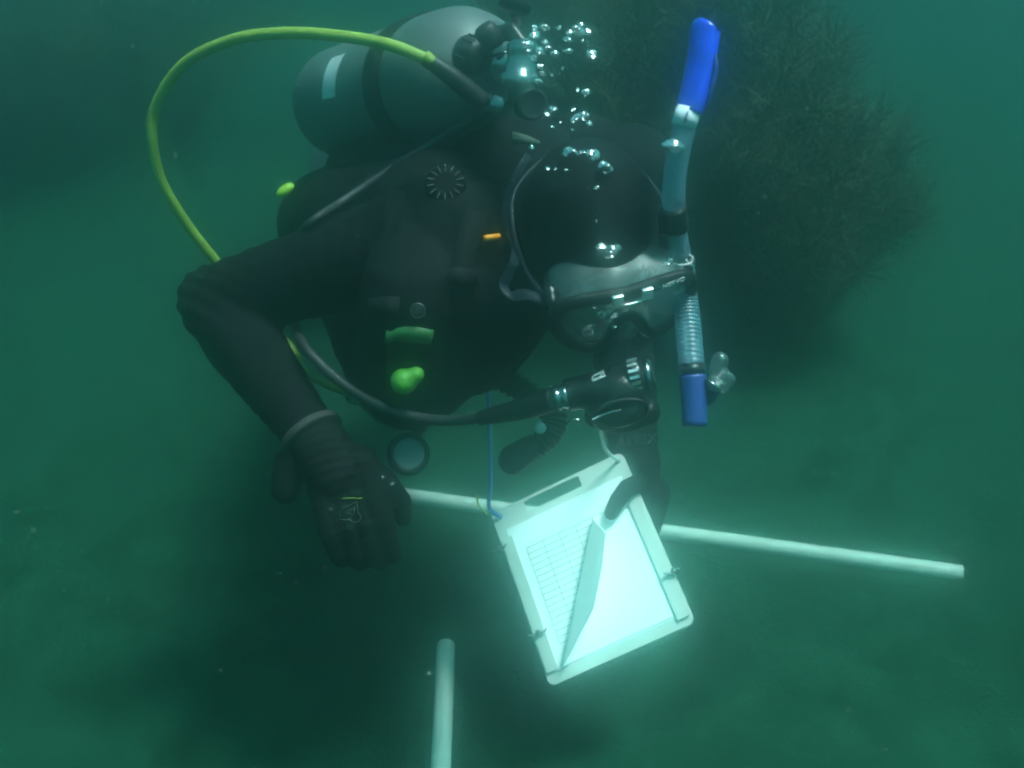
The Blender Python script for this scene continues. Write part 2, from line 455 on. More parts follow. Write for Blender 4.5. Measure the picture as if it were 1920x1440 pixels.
# right hand hangs in front of the chest, back of the hand towards the camera
tip = camvec(.28, -.95, .10).normalized(); fac = camvec(.05, .1, 1); fac = (fac - tip * fac.dot(tip)).normalized(); acr = camvec(1, .28, 0); acr = (acr - tip * acr.dot(tip) - fac * acr.dot(fac)).normalized()
pc = P(655, 935, 1.51)
gr = glove(P(598, 835, 1.53), pc, tip, acr, fac,
           [(.070, .5, .7, .5), (.086, .4, .7, .5), (.090, .35, .65, .5), (.080, .3, .6, .5)],
           [pc + acr * .030 - tip * .035, pc + acr * .055 - tip * .008 - fac * .012, pc + acr * .066 + tip * .022 - fac * .022, pc + acr * .062 + tip * .046 - fac * .03])
g1 = put('glove', gr, GLOVE, diver)
wrinkle(g1, .0009, [(pc - tip * .06, tip, .05, .014, .0014), (pc + tip * .05, tip, .035, .011, .0008)])
put('cuff', sweep([P(560, 828, 1.53) + camvec(0, 0, 0), P(566, 834, 1.53)], .0, 8), CUFF, diver) if False else None
cdir = (P(622, 872, 1.52) - elbow_r).normalized()
put('glove_cuff', lathe([(.0455, 0), (.0475, .002), (.0475, .010), (.0455, .012)], wrist_r - cdir * .012, cdir), CUFF, diver)
# wrist pocket on the outer side of the right glove
put('wrist_pocket', fuse(limb([P(545, 868, 1.53), P(535, 918, 1.53)], [.024, .020]), .004, 3), GLOVE, diver)
# left hand grips the slate's edge, thumb over the front
tipl = camvec(-.30, -.95, -.05).normalized(); facl = camvec(-.2, .1, 1); facl = (facl - tipl * facl.dot(tipl)).normalized(); acl = camvec(1, -.3, .2); acl = (acl - tipl * acl.dot(tipl) - facl * acl.dot(facl)).normalized()
pl = P(1188, 962, 1.872)
gl_ = glove(P(1192, 868, 1.87), pl, tipl, acl, facl,
            [(.080, .25, .35, .3), (.090, .2, .3, .3), (.086, .2, .3, .3), (.068, .2, .3, .3)],
            [pl - tipl * .045, SP(1200, 905, .004), SP(1176, 915, .022), SP(1158, 938, .019), SP(1146, 962, .016)])
put('glove', gl_, GLOVE, diver)
# fins on the feet behind the body
for ft in (foot_r, foot_l):
    d = Vector((-.12, .95, .12)).normalized(); x_, y_, z_ = basis(d, Vector((1, 0, 0)))
    put('fin', fuse(join(limb([ft - d * .02, ft + d * .13], [.052, .045]), box(ft + d * .34, x_, y_, z_, .095, .008, .20)), .008, 4), RUB, diver)

# lettering band on the left sleeve
bpy.context.view_layer.update()

# ------------------------------------------------------------------ buoyancy vest
vest = thing('buoyancy_vest', B(0, .3, -.2), 'black buoyancy vest with green tape and yellow pull, worn by the diver', 'vest')
ROOT[vest.name] = Vector(vest.location)
lobe_r = fuse(join(limb([B(-.13, .02, .045), P(790, 560, 1.50), P(770, 690, 1.56), B(-.15, .36, -.13)], [.075, .088, .090, .085]),
                   limb([B(-.13, .02, .045), B(-.17, .30, .02), B(-.15, .42, -.05)], [.07, .085, .08]),
                   limb([P(800, 520, 1.53), P(880, 520, 1.54), P(930, 590, 1.54), P(890, 650, 1.57), P(790, 640, 1.55)], [.085, .085, .075, .07, .085]), limb([P(860, 430, 1.53), P(970, 555, 1.56)], [.085, .062])), .008, 22)
wrinkle(put('front_panel', lobe_r, NYLON, vest), .0035)
lobe_l = fuse(join(limb([B(.13, .02, .045), B(.12, .02, -.13), B(.13, .18, -.18), B(.13, .36, -.12)], [.07, .075, .08, .08]),
                   limb([B(.13, .02, .045), B(.15, .30, .02), B(.13, .42, -.05)], [.07, .075, .08])), .008, 8)
wrinkle(put('front_panel', lobe_l, NYLON, vest), .0035)
put('back_pad', fuse(join(ell(B(0, .28, .10), side, back, dors, .17, .24, .045), ell(B(0, .10, .085), side, back, dors, .10, .10, .05)), .008, 6), NYLON, vest)
put('waist_strap', sweep([B(.17, .42, .04), B(.19, .42, -.06), B(.10, .42, -.16), B(0, .42, -.17), B(-.10, .42, -.16), B(-.19, .42, -.06), B(-.17, .42, .04)], .026, 10, flat=.14, nrm=back.cross(side), sub=6), WEB, vest)
def on(px, py, zc, lift=.004): return S(px, py, zc, lift)
def patch(name, pix, zc, m, parent, lift=.004, thick=.0015, n=0):
    """flat patch lying on what is seen there; outline in photo pixels"""
    pts = [on(x, y, zc, lift) for x, y in pix]
    nn = (CAM - sum(pts, Vector()) / len(pts)).normalized()
    k = len(pts); V = pts + [p - nn * thick for p in pts]
    Fc = [tuple(range(k)), tuple(range(2 * k - 1, k - 1, -1))] + [(i, (i + 1) % k, k + (i + 1) % k, k + i) for i in range(k)]
    return put(name, (V, Fc), m, parent, smooth=False)
# green fluorescent tape: bent strip with a folded left end
def strip(name, top, bot, zc, m, parent, lift=.004):
    a = [on(x, y, zc, lift) for x, y in top]; b = [on(x, y, zc, lift) for x, y in bot]; n = len(a)
    nn = (CAM - a[n // 2]).normalized(); V = a + b + [p - nn * .002 for p in a] + [p - nn * .002 for p in b]
    Fc = []
    for i in range(n - 1):
        Fc += [(i, i + 1, n + i + 1, n + i), (2 * n + i, 3 * n + i, 3 * n + i + 1, 2 * n + i + 1),
               (i, 2 * n + i, 2 * n + i + 1, i + 1), (n + i, n + i + 1, 3 * n + i + 1, 3 * n + i)]
    Fc += [(0, n, 3 * n, 2 * n), (n - 1, 3 * n - 1, 4 * n - 1, 2 * n - 1)]
    return put(name, (V, Fc), m, parent)
strip('tape_patch', [(725, 619), (733, 622), (745, 615), (765, 612), (785, 613), (803, 617), (815, 619)],
      [(719, 645), (730, 646), (737, 639), (760, 640), (785, 643), (800, 646), (808, 645)], 1.45, GREEN, vest, .006)
tp = on(764, 712, 1.47, .008)
put('pull_toggle', fuse(limb([on(757, 715, 1.47, .006), on(780, 702, 1.47, .004)], [.0180, .0110]), .002, 3), LIME, vest)
put('cord_end', sweep([on(651, 744, 1.6, .006), on(659, 753, 1.6, .006), on(674, 755, 1.6, .006)], .004, 8, sub=4), GREEN, vest)
put('pull_toggle', ell(on(535, 357, 1.8, .010), camvec(.8, .6, 0), camvec(-.6, .8, 0), camvec(0, 0, 1), .017, .009, .008), YEL, vest)
put('tag', sweep([on(908, 447, 1.5, .010), on(936, 443, 1.5, .008)], .0042, 8), ORA, vest)
strip('shoulder_strap', [(905, 330), (870, 400), (850, 470), (846, 540), (850, 600)], [(945, 345), (912, 412), (892, 478), (888, 545), (892, 602)], 1.55, WEB, vest, .006)
strip('strap_buckle', [(842, 500), (868, 502), (896, 505)], [(842, 532), (868, 534), (896, 537)], 1.55, WEB, vest, .014)
strip('pocket_flap', [(690, 560), (720, 556), (750, 556)], [(680, 600), (715, 598), (748, 600)], 1.55, WEB, vest, .006)
# dump valve with ribs on the shoulder
dv, dn, _ = cast(836, 347)
if dv is None: dv, dn = P(836, 347, 1.55), -FW
dn = (dn + (CAM - dv).normalized()).normalized()
vo = put('dump_valve', lathe([(.026, -.01), (.028, .004), (.025, .009), (.012, .011)], dv, dn), NYLON, vest)
x_, y_, z_ = basis(dn)
for k in range(14):
    a = 2 * math.pi * k / 14; r = x_ * math.cos(a) + y_ * math.sin(a)
    put('rib', box(dv + r * .020 + dn * .0105, r, dn.cross(r), dn, .005, .0010, .0010), mat('rib_rubber', (.010, .011, .011), .7) if k == 0 else MATS['rib_rubber'], vo, smooth=False)
# round badge
bc, bn, _ = cast(783, 583)
if bc is None: bc, bn = P(783, 583, 1.45), -FW
bn = (CAM - bc).normalized()
ba = put('badge', lathe([(.011, 0), (.011, .004), (.0095, .005)], bc, bn), PLAS, vest)
x_, y_, z_ = basis(bn)
ring = [bc + bn * .0055 + (x_ * math.cos(a * .3927) + y_ * math.sin(a * .3927)) * .009 for a in range(16)]
put('badge_print', join(sweep(ring, .0006, 6, closed=True, nrm=bn), text('Z', bc + bn * .0055, RT, UP, .010)), DIMP, ba)
# collar tag
strip('collar_label', [(960, 246), (985, 252), (1012, 264)], [(960, 268), (985, 268), (1012, 270)], 1.5, mat('collar_cloth', (.035, .06, .045), .8), vest, .004)
# pull cord end and inflator hanging below the chest
inf = put('inflator_hose', sweep([P(880, 690, 1.62), P(960, 720, 1.60), P(1035, 775, 1.56), P(1030, 815, 1.55), P(985, 850, 1.55)], lambda t: .017 + .0022 * math.sin(t * 150), 16, sub=24), RUB, vest)
put('inflator_mouthpiece', fuse(limb([P(992, 842, 1.55), P(962, 862, 1.55)], [.019, .022]), .003, 3), RUB, vest)
put('inflator_button', lathe([(.0075, 0), (.0085, .003), (.0075, .007), (.004, .009)], P(1013, 803, 1.535), (CAM - P(1013, 803, 1.535)).normalized()), mat('pale_button', (.55, .56, .55), .5), vest)

# ------------------------------------------------------------------ tank
tk_top, tk_base = P(925, 133, 1.54), P(640, 196, 2.08)
tax = (tk_base - tk_top).normalized()
tank = thing('scuba_tank', tk_base, 'pale grey scuba tank with black cam band and white sticker on the diver\'s back', 'scuba tank')
L = (tk_base - tk_top).length; R_ = .102
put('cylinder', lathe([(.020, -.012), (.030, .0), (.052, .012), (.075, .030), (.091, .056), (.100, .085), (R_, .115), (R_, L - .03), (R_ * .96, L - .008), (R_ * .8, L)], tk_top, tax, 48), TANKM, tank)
tx, ty, tz = basis(tax, UP)
for hh in (.175,):
    put('cam_band', lathe([(R_ + .0015, hh), (R_ + .0045, hh + .002), (R_ + .0045, hh + .060), (R_ + .0015, hh + .062)], tk_top, tax, 48), WEB, tank)
# sticker curved on the tank
def tank_patch(name, px0, px1, m, off=.0012, n=8):
    V, Fc = [], []
    a0, a1, h0, h1 = px0[0], px1[0], px0[1], px1[1]
    for i in range(n + 1):
        a = a0 + (a1 - a0) * i / n
        for h in (h0, h1):
            V.append(tk_top + tax * h + (tx * math.cos(a) + ty * math.sin(a)) * (R_ + off))
    for i in range(n): Fc.append((2 * i, 2 * i + 2, 2 * i + 3, 2 * i + 1))
    return put(name, (V, Fc), m, tank)
def tank_ang(px, py):
    # angle and height of the point of the tank seen at a pixel
    d = (FW + RT * ((px - 960) / F_PX) - UP * ((py - 720) / F_PX)).normalized()
    best = None
    for i in range(4000):
        s = 1.2 + i * .0004; q = CAM + d * s - tk_top; h = q.dot(tax); r = q - tax * h
        if r.length <= R_ and 0 < h < L + .02: return math.atan2(r.dot(ty), r.dot(tx)), h
    return 0.0, .5
A = tank_ang(640, 104); Bq = tank_ang(610, 186)
tank_patch('sticker', (A[0], min(A[1], Bq[1]) - .020), (Bq[0], min(A[1], Bq[1]) + .045), STICK)
put('valve', join(lathe([(.022, -.05), (.024, -.045), (.024, -.005), (.018, .0)], tk_top, tax), sweep([P(912, 128, 1.53), P(960, 118, 1.47)], .015, 16)), CHR, tank)
kn0, kn1 = P(905, 112, 1.51), P(855, 90, 1.53)
kd = (kn1 - kn0).normalized()
kn = put('valve_knob', lathe([(.016, 0), (.024, .006), (.0255, .012), (.0255, .030), (.022, .037), (.010, .039)], kn0, kd, 24), RUB, tank)
x_, y_, z_ = basis(kd)
for k in range(12):
    a = 2 * math.pi * k / 12; r = x_ * math.cos(a) + y_ * math.sin(a)
    put('grip_rib', box(kn0 + kd * .021 + r * .0262, r, kd.cross(r), kd, .0014, .0022, .009), RUB, kn, smooth=False, bevel=.0006)

# ------------------------------------------------------------------ regulator: first stage, hoses, second stages
reg = thing('regulator', P(965, 130, 1.44), 'scuba regulator with chrome first stage, long yellow hose and black mouth stage', 'regulator')
fs_ax = camvec(.10, 1, .15).normalized(); fs = P(975, 150, 1.43)
put('first_stage', lathe([(.010, -.032), (.017, -.030), (.019, -.012), (.026, -.008), (.0265, .004), (.020, .008), (.019, .030), (.021, .034), (.021, .044), (.014, .050)], fs, fs_ax, 32), CHR, reg)
yk = put('yoke', fuse(join(limb([P(985, 92, 1.45), P(960, 58, 1.46), P(925, 66, 1.49), P(905, 100, 1.52)], [.012, .012, .012, .012])), .004, 4), PLAS, reg)
kk = P(916, 66, 1.46)
put('yoke_screw', lathe([(.012, -.018), (.016, -.014), (.016, .010), (.011, .015)], kk, camvec(-.5, .7, .4), 18), RUB, reg)
put('dust_cap', lathe([(.010, 0), (.022, .002), (.024, .012), (.020, .03), (.008, .034)], P(962, 22, 1.50), camvec(.2, .9, .1)), RUB, reg)
put('dust_cap_strap', sweep([P(962, 26, 1.50), P(972, 44, 1.475), P(962, 60, 1.46)], .0055, 10, flat=.5, sub=6), RUB, reg)
# swivel and end cap
sv0, sv1 = P(915, 197, 1.46), P(968, 196, 1.42)
sdv = (sv1 - sv0).normalized()
put('swivel', lathe([(.010, 0), (.0135, .003), (.0135, .009), (.0115, .010), (.0115, .014), (.0138, .015), (.0138, .023), (.0115, .025), (.0115, .036)], sv0, sdv), CHR, reg)
ec = P(999, 196, 1.41); en = (CAM - ec + camvec(.5, 0, 0)).normalized()
cap_ = put('end_cap', lathe([(.014, -.03), (.0205, -.02), (.0205, .0), (.018, .003), (.016, .0015)], ec, en), PLAS, reg)
# yellow hose
yp = [P(880, 170, 1.44), P(805, 113, 1.42), P(730, 84, 1.43), P(640, 68, 1.45), P(540, 62, 1.48), P(440, 74, 1.51), P(345, 120, 1.55), P(292, 200, 1.59), P(286, 265, 1.61),
      P(303, 340, 1.64), P(350, 420, 1.68), P(408, 494, 1.72), P(470, 570, 1.76), P(534, 640, 1.75), P(580, 700, 1.70), P(660, 735, 1.60), P(735, 735, 1.52)]
put('yellow_hose', sweep(yp[1:], .0080, 16, sub=10), YHOSE, reg)
put('hose_protector', sweep([P(798, 109, 1.42), P(850, 146, 1.43), P(905, 192, 1.45)], [.0105, .0125, .0135], 18, sub=10), RUB, reg)
put('hose_collar', lathe([(.0084, 0), (.0088, .002), (.0088, .012), (.009, .014)], P(812, 117, 1.42), (P(798, 109, 1.42) - P(850, 146, 1.43)).normalized()), YHOSE, reg)
# spare second stage clipped to the chest
oc = P(772, 725, 1.505); on_ = (CAM - oc + camvec(0, -.25, 0)).normalized()
put('spare_second_stage', lathe([(.020, -.045), (.036, -.030), (.041, -.008), (.038, .002), (.030, .006), (.012, .009)], oc, on_, 30), OLIVE, reg)
# black hose: from the mouth stage round under the arm and back up over the shoulder
bp_ = [P(1048, 746, 1.37), P(985, 765, 1.40), P(900, 783, 1.44), P(820, 788, 1.47), P(740, 772, 1.49), P(670, 738, 1.50), P(610, 692, 1.52), P(565, 640, 1.56), P(548, 585, 1.72), P(550, 500, 1.78)]
hp = [(575, 425), (640, 378), (710, 330), (780, 287), (850, 245), (905, 214)]
bpy.context.view_layer.update()
up_ = [S(x, y, 1.75 - .25 * i / 5, .012) for i, (x, y) in enumerate(hp)]
for _ in range(2):
    for i in range(1, len(up_) - 1): up_[i] = up_[i] * .4 + (up_[i - 1] + up_[i + 1]) * .3
put('black_hose', sweep(bp_, .0075, 14, sub=10), HOSE, reg)
put('black_hose', sweep([P(535, 530, 1.86), P(538, 485, 1.84)] + up_ + [P(925, 203, 1.45)], .0065, 14, sub=10), HOSE, reg)
put('hose_sleeve', sweep([P(1040, 747, 1.37), P(985, 765, 1.395), P(900, 784, 1.435)], [.0155, .0145, .0100], 18, sub=10), RUB, reg)
# mouth second stage
q0 = P(1060, 742, 1.365); q1 = P(1226, 702, 1.345); qd = (q1 - q0).normalized()
ql = (q1 - q0).length
ss = put('second_stage', fuse(join(sweep([q0, q0.lerp(q1, .5), q1], .021, 20), ell(P(1150, 742, 1.350), qd, hu, hf, .041, .034, .030), ell(P(1162, 766, 1.345), qd, hu, hf, .037, .020, .026)), .0035, 5), PLAS, reg)
put('exhaust_tee', fuse(join(limb([P(1120, 778, 1.38), P(1160, 786, 1.38), P(1215, 772, 1.38)], [.018, .020, .017])), .004, 4), RUB, reg)
put('barrel_ring', lathe([(.0205, 0), (.0222, .0015), (.0222, .006), (.0205, .0075)], q1 - qd * .010, qd, 24), CHR, reg)
put('barrel_ring', lathe([(.0212, 0), (.0222, .001), (.0222, .003), (.0212, .004)], q0 + qd * .060, qd, 24), CHR, reg)
put('cover_rim', sweep([P(1150, 752, 1.345) + (qd * math.cos(a * .2618) * .0345 + (hu * .75 - hf * .2).normalized() * math.sin(a * .2618) * .020) + hf * .022 for a in range(24)], .0024, 8, closed=True, nrm=hf), RUB, reg)
put('exhaust_glint', sweep([P(1068, 792, 1.36), P(1076, 788, 1.355), P(1086, 788, 1.355)], .0022, 8, sub=4), CHR, reg)  # small chrome piece put in to stand for a glint
put('mouthpiece', fuse(limb([P(1150, 735, 1.38), H(0, -.062, .085)], [.018, .022]), .004, 3), RUB, reg)
hn = put('hose_nut', lathe([(.0135, 0), (.0160, .002), (.0160, .005), (.0145, .006), (.0145, .009), (.0160, .010), (.0160, .015), (.0140, .017)], P(1042, 747, 1.358), qd, 12), CHR, reg)
kb = P(1178, 708, 1.338)
ak = put('adjust_knob', lathe([(.0175, 0), (.0205, .002), (.0205, .016), (.018, .018)], kb, qd, 24), PLAS, reg)
x_, y_, z_ = basis(qd)
for k in range(16):
    a = 2 * math.pi * k / 16; r = x_ * math.cos(a) + y_ * math.sin(a)
    put('grip_rib', box(kb + qd * .009 + r * .0207, r, qd.cross(r), qd, .0009, .0018, .006), STEEL, ak, smooth=False)
bpy.context.view_layer.update()
# printed label on the barrel: frame, bar lines and arrow
lc, ln_, _ = cast(1122, 706)
lx = (qd - ln_ * qd.dot(ln_)).normalized(); ly = ln_.cross(lx); lc = lc + ln_ * .0008
lab = join(box(lc + ly * .0058, lx, ly, ln_, .0062, .0007, .0003), box(lc - ly * .0062 + lx * .001, lx, ly, ln_, .0085, .0006, .0003),
           box(lc - ly * .0042 + lx * .006, lx, ly, ln_, .0035, .0005, .0003),
           box(lc + ly * .0034 - lx * .002, lx, ly, ln_, .0060, .0005, .0003), box(lc - ly * .0030 - lx * .002, lx, ly, ln_, .0060, .0005, .0003),
           box(lc - lx * .0078, lx, ly, ln_, .0005, .0035, .0003), box(lc + lx * .0040, lx, ly, ln_, .0005, .0035, .0003),
           box(lc + lx * .0068 + ly * .004, lx, ly, ln_, .0005, .0040, .0003),
           ([lc + lx * .0048 + ly * .002, lc + lx * .0088 + ly * .002, lc + lx * .0068 - ly * .001], [(0, 1, 2)]))
put('printed_label', lab, WHITE, ss, smooth=False)
arc = [on(1110, 787, 1.35, .0012), on(1125, 780, 1.35, .0012), on(1145, 773, 1.35, .0012), on(1164, 768, 1.35, .0012)]
put('purge_trim', sweep(arc, [.0014, .0013, .0010, .0004], 8, sub=6), STEEL, ss)

# ------------------------------------------------------------------ mask
mask = thing('dive_mask', H(0, -.01, .12), 'black framed dive mask with clear skirt and silver clip over the face', 'dive mask')
MU, MF = -.012, .128
def mpt(a, b, dep=0.0):                                   # on the slightly curved lens plane
    return H(a, MU + b, MF + dep - 1.6 * a * a)
half = [(0, .036), (.022, .038), (.048, .038), (.070, .034), (.084, .022), (.086, .004), (.080, -.016), (.064, -.036), (.042, -.046), (.027, -.040), (.018, -.020), (.009, -.006), (0, -.003)]
outl = half + [(-a, b) for a, b in reversed(half[1:-1])]
fr = catmull([mpt(a, b) for a, b in outl] + [mpt(*outl[0])], 5)[:-1]
put('frame', sweep(fr, lambda t: .0086 + .0012 * math.cos(2 * math.pi * t), 12, closed=True, nrm=hf, flat=.85), mat('matt_frame', (.003, .0033, .0035), .55, spec=.2), mask)
# lens: pane with a nose notch
k = len(fr); cV = [mpt(a * .99, b * .99 + .0, .002) for a, b in outl]
mid = [mpt(a, .012, .002) for a, b in outl]
lv = cV + mid; n = len(outl)
put('lens', (lv, [(i, (i + 1) % n, n + (i + 1) % n, n + i) for i in range(n)]), LENS, mask)
# clear skirt from frame to face
face = []
for a, b in outl:
    s = 1.0 if b > -.002 else .9
    face.append(H(a * (1.02 if abs(a) < .07 else .95), MU + (b * 1.28 + .008 if b > 0 else b * 1.05), .070 - 3.2 * a * a + (.012 if b > .02 else 0) + (.03 if (abs(a) < .03 and b < .0) else 0)))
mid1 = [p.lerp(q, .5) + (p - H(0, MU, .1)).normalized() * .004 for p, q in zip([mpt(a, b, -.004) for a, b in outl], face)]
rings_ = [[mpt(a * 1.0, b * 1.0, -.004) for a, b in outl], mid1, face]
V, Fc = [], []
for r in rings_: V += r
for j in range(2):
    for i in range(n): Fc.append((j * n + i, j * n + (i + 1) % n, (j + 1) * n + (i + 1) % n, (j + 1) * n + i))
sk = put('skirt', (V, Fc), CLEAR2, mask)
s1 = sk.modifiers.new('sub', 'SUBSURF'); s1.levels = 2; s1.render_levels = 2
put('nose_pocket', fuse(join(ell(H(0, -.038, .115), hl, hf, hu, .020, .022, .024)), .003, 4), CLEAR2, mask)
# silver clip on the top rim: two plates joined by a bent bar
ct = H(0.004, MU + .0375, MF + .009)
for s in (-1, 1):
    put('clip_plate', box(H(.004 + .0185 * s, MU + .0365, MF + .0085), hl, hu, hf, .0068, .0082, .0028), STEEL, mask, bevel=.001)
put('clip_bar', sweep([H(.004 - .014, MU + .032, MF + .0105), H(.004 - .009, MU + .0290, MF + .0108), H(.004 + .009, MU + .0290, MF + .0108), H(.004 + .014, MU + .032, MF + .0105)], .0016, 8, sub=4), STEEL, mask)
put('lettering', text('NERVO', H(.057, MU + .0385, MF + .0042), (hl - hf * .17).normalized(), hu, .0095, .0004), WHITE, mask)
# strap and buckles
for s in (-1, 1):
    put('buckle', fuse(join(ell(H(.084 * s, MU + .030, .092), hl, hu, hf, .010, .013, .014), ell(H(.086 * s, MU + .030, .104), hl, hu, hf, .007, .009, .010)), .003, 3), PLAS, mask)
put('strap', sweep([H(.088, MU + .030, .088), H(.0975, .02, .03), H(.092, .03, -.04), H(.05, .04, -.105), H(0, .045, -.125), H(-.05, .04, -.105), H(-.093, .03, -.04), H(-.098, .02, .03), H(-.092, MU + .028, .088)], .013, 10, flat=.16, nrm=(hl * .01 + hu), sub=8) if False else
    sweep([H(-.0915, MU + .028, .090), H(-.100, .016, .04), H(-.096, .03, -.03), H(-.072, .045, -.085), H(0, .05, -.128), H(.072, .045, -.085), H(.096, .03, -.03), H(.100, .016, .04), H(.0915, MU + .028, .090)], .0028, 10, sub=8), STRAP, mask)
# free strap end looping past the left temple
put('strap_end', sweep([on(992, 292, 1.42, .010), on(962, 345, 1.42, .010), on(948, 400, 1.42, .012), on(958, 450, 1.40, .014), P(966, 482, 1.345), P(955, 512, 1.335), P(944, 535, 1.335), P(958, 553, 1.33), P(990, 553, 1.325), P(1030, 566, 1.32)],
    .0075, 8, flat=.22, nrm=camvec(.6, .2, .75), sub=8), STRAP, mask)

# ------------------------------------------------------------------ snorkel
sn = [(1322, 62, 1.235), (1314, 115, 1.24), (1300, 180, 1.245), (1285, 230, 1.25), (1271, 290, 1.26), (1263, 360, 1.28), (1267, 430, 1.315), (1278, 500, 1.345), (1285, 560, 1.355), (1291, 620, 1.345), (1297, 690, 1.325), (1301, 740, 1.32), (1304, 798, 1.31)]
sp = [P(*q) for q in sn]
snork = thing('snorkel', sp[-1], 'clear snorkel with bright blue top fixed beside the diver\'s mask', 'snorkel')
put('tube', sweep(sp[3:8], .0135, 22, sub=10), CLEAR, snork)
put('corrugated_section', sweep(sp[7:11], lambda t: t * 0 + .0155 + .0006 * math.sin(t * 150), 22, sub=30), CLEAR, snork)
top = catmull([P(1326, 52, 1.235)] + sp[0:3] + [P(1290, 208, 1.247)], 8)
put('dry_top', sweep(top, lambda t: (.006 + .0125 * min(1, (t * 9) ** .5)) * (1 - .12 * t), 22, flat=.82), BLUES, snork)
put('top_vane', sweep([P(1337, 95, 1.23), P(1340, 125, 1.235), P(1330, 175, 1.24), P(1318, 215, 1.245)], [.004, .009, .008, .003], 12, flat=.5, sub=6), BLUED, snork)
put('label_sleeve', sweep([P(1292, 203, 1.247), P(1281, 238, 1.25)], .0144, 22), STICK, snork)
put('label_print', sweep([P(1290, 208, 1.2315), P(1283, 232, 1.2345)], .0032, 10, flat=.3), BLUED, snork)
put('collar', sweep([P(1296, 684, 1.326), P(1298, 704, 1.324)], .0166, 20), PLAS, snork)
for yy in (688, 697):
    put('collar_ring', sweep([P(1296, yy, 1.326), P(1296.3, yy + 3, 1.326)], .0170, 20), GREYP, snork)
put('purge_chamber', sweep([P(1298, 704, 1.324), P(1301, 740, 1.322), P(1302, 800, 1.318)], [.0165, .0160, .0145], 22, sub=6), BLUED, snork)
put('elbow', sweep([P(1311, 748, 1.345), P(1324, 740, 1.335), P(1336, 722, 1.325)], [.012, .0135, .012], 18, sub=6), PLAS, snork)
put('clamp_ring', sweep([P(1334, 725, 1.315), P(1338, 720, 1.315)], .0128, 18), CHR, snork)
mp = fuse(join(limb([P(1338, 720, 1.315), P(1352, 704, 1.32)], [.010, .011]), limb([P(1340, 690, 1.32), P(1350, 676, 1.32)], [.008, .011]), limb([P(1352, 704, 1.32), P(1346, 685, 1.32)], [.011, .008]),
                limb([P(1352, 704, 1.32), P(1366, 712, 1.32), P(1356, 730, 1.32)], [.010, .009, .006])), .0025, 4)
put('mouthpiece', mp, CLEAR2, snork)
put('keeper', sweep([P(1262, 388, 1.290), P(1264, 408, 1.300), P(1266, 428, 1.312)], .0160, 20, sub=4), RUB, snork)
put('keeper_tab', fuse(limb([P(1250, 405, 1.31), P(1252, 455, 1.33)], [.012, .011]), .003, 3), RUB, snork)
put('keeper_loop', sweep([P(1254, 492, 1.33), P(1268, 483, 1.330), P(1294, 482, 1.328), P(1296, 494, 1.325), P(1276, 500, 1.322), P(1256, 496, 1.325)], .004, 10, sub=5), CLEAR2, snork)

# ------------------------------------------------------------------ slate with papers
def rrect(x0, y0, x1, y1, r, n=5):
    out = []
    for cx, cy_, a0 in ((x1 - r, y1 - r, 0), (x0 + r, y1 - r, 90), (x0 + r, y0 + r, 180), (x1 - r, y0 + r, 270)):
        for i in range(n + 1):
            a = math.radians(a0 + 90 * i / n); out.append((cx + r * math.cos(a), cy_ + r * math.sin(a)))
    return out
def plate(loops, z0, z1):
    cu = bpy.data.curves.new('c', 'CURVE'); cu.dimensions = '2D'; cu.fill_mode = 'BOTH'; cu.extrude = (z1 - z0) / 2
    for lp in loops:
        s = cu.splines.new('POLY'); s.points.add(len(lp) - 1); s.use_cyclic_u = True
        for p, (x, y) in zip(s.points, lp): p.co = (x, y, 0, 1)
    ob = bpy.data.objects.new('c', cu); C.objects.link(ob); bpy.context.view_layer.update()
    e = ob.evaluated_get(bpy.context.evaluated_depsgraph_get()); m = e.to_mesh()
    V = [SL(v.co.x, v.co.y, v.co.z + (z0 + z1) / 2) for v in m.vertices]; Fc = [tuple(p.vertices) for p in m.polygons]
    e.to_mesh_clear(); bpy.data.objects.remove(ob); bpy.data.curves.remove(cu)
    return V, Fc
slate = thing('underwater_slate', so, 'white plastic writing slate with handle slot held by the diver', 'slate')
hx0, hy0 = suv(980, 937); hx1, hy1 = suv(1083, 890)
hyc = (hy0 + hy1) / 2
def circ(x, y, r): return [(x + r * math.cos(i * math.pi / 8), y + r * math.sin(i * math.pi / 8)) for i in range(16)]
hl1 = suv(917, 968); hl2 = suv(1140, 861)
put('board', plate([rrect(-SW, -SH, SW, SH, .012), rrect(min(hx0, hx1), SH - .0265, max(hx0, hx1), SH - .0055, .002), circ(-SW + .013, SH - .013, .0052), circ(SW - .013, SH - .013, .0052)], -.005, 0), BOARD, slate, smooth=False)
for s, lo, hi in ((-1, -SH + .02, SH - .055), (1, -SH + .012, SH - .050)):
    xx = s * (SW - .0135)
    put('clamp_bar', plate([rrect(xx - .0095, lo, xx + .0095, hi, .002)], .0022, .0058), BOARD, slate, smooth=False)
for px, py in ((938, 1031), (1012, 1189), (1265, 1074)):
    u, v = suv(px, py, .006)
    wn = join(lathe([(.0055, 0), (.0055, .003), (.0040, .004), (.0040, .012), (.003, .013)], SL(u, v, .0058), sn_, 12),
              sweep([SL(u - .003, v, .009), SL(u - .011, v + .001, .012), SL(u - .014, v + .001, .017)], [.0022, .0032, .0028], 8, flat=.5, sub=4),
              sweep([SL(u + .003, v, .009), SL(u + .011, v - .001, .012), SL(u + .014, v - .001, .017)], [.0022, .0032, .0028], 8, flat=.5, sub=4))
    put('wing_nut', wn, CHR, slate)
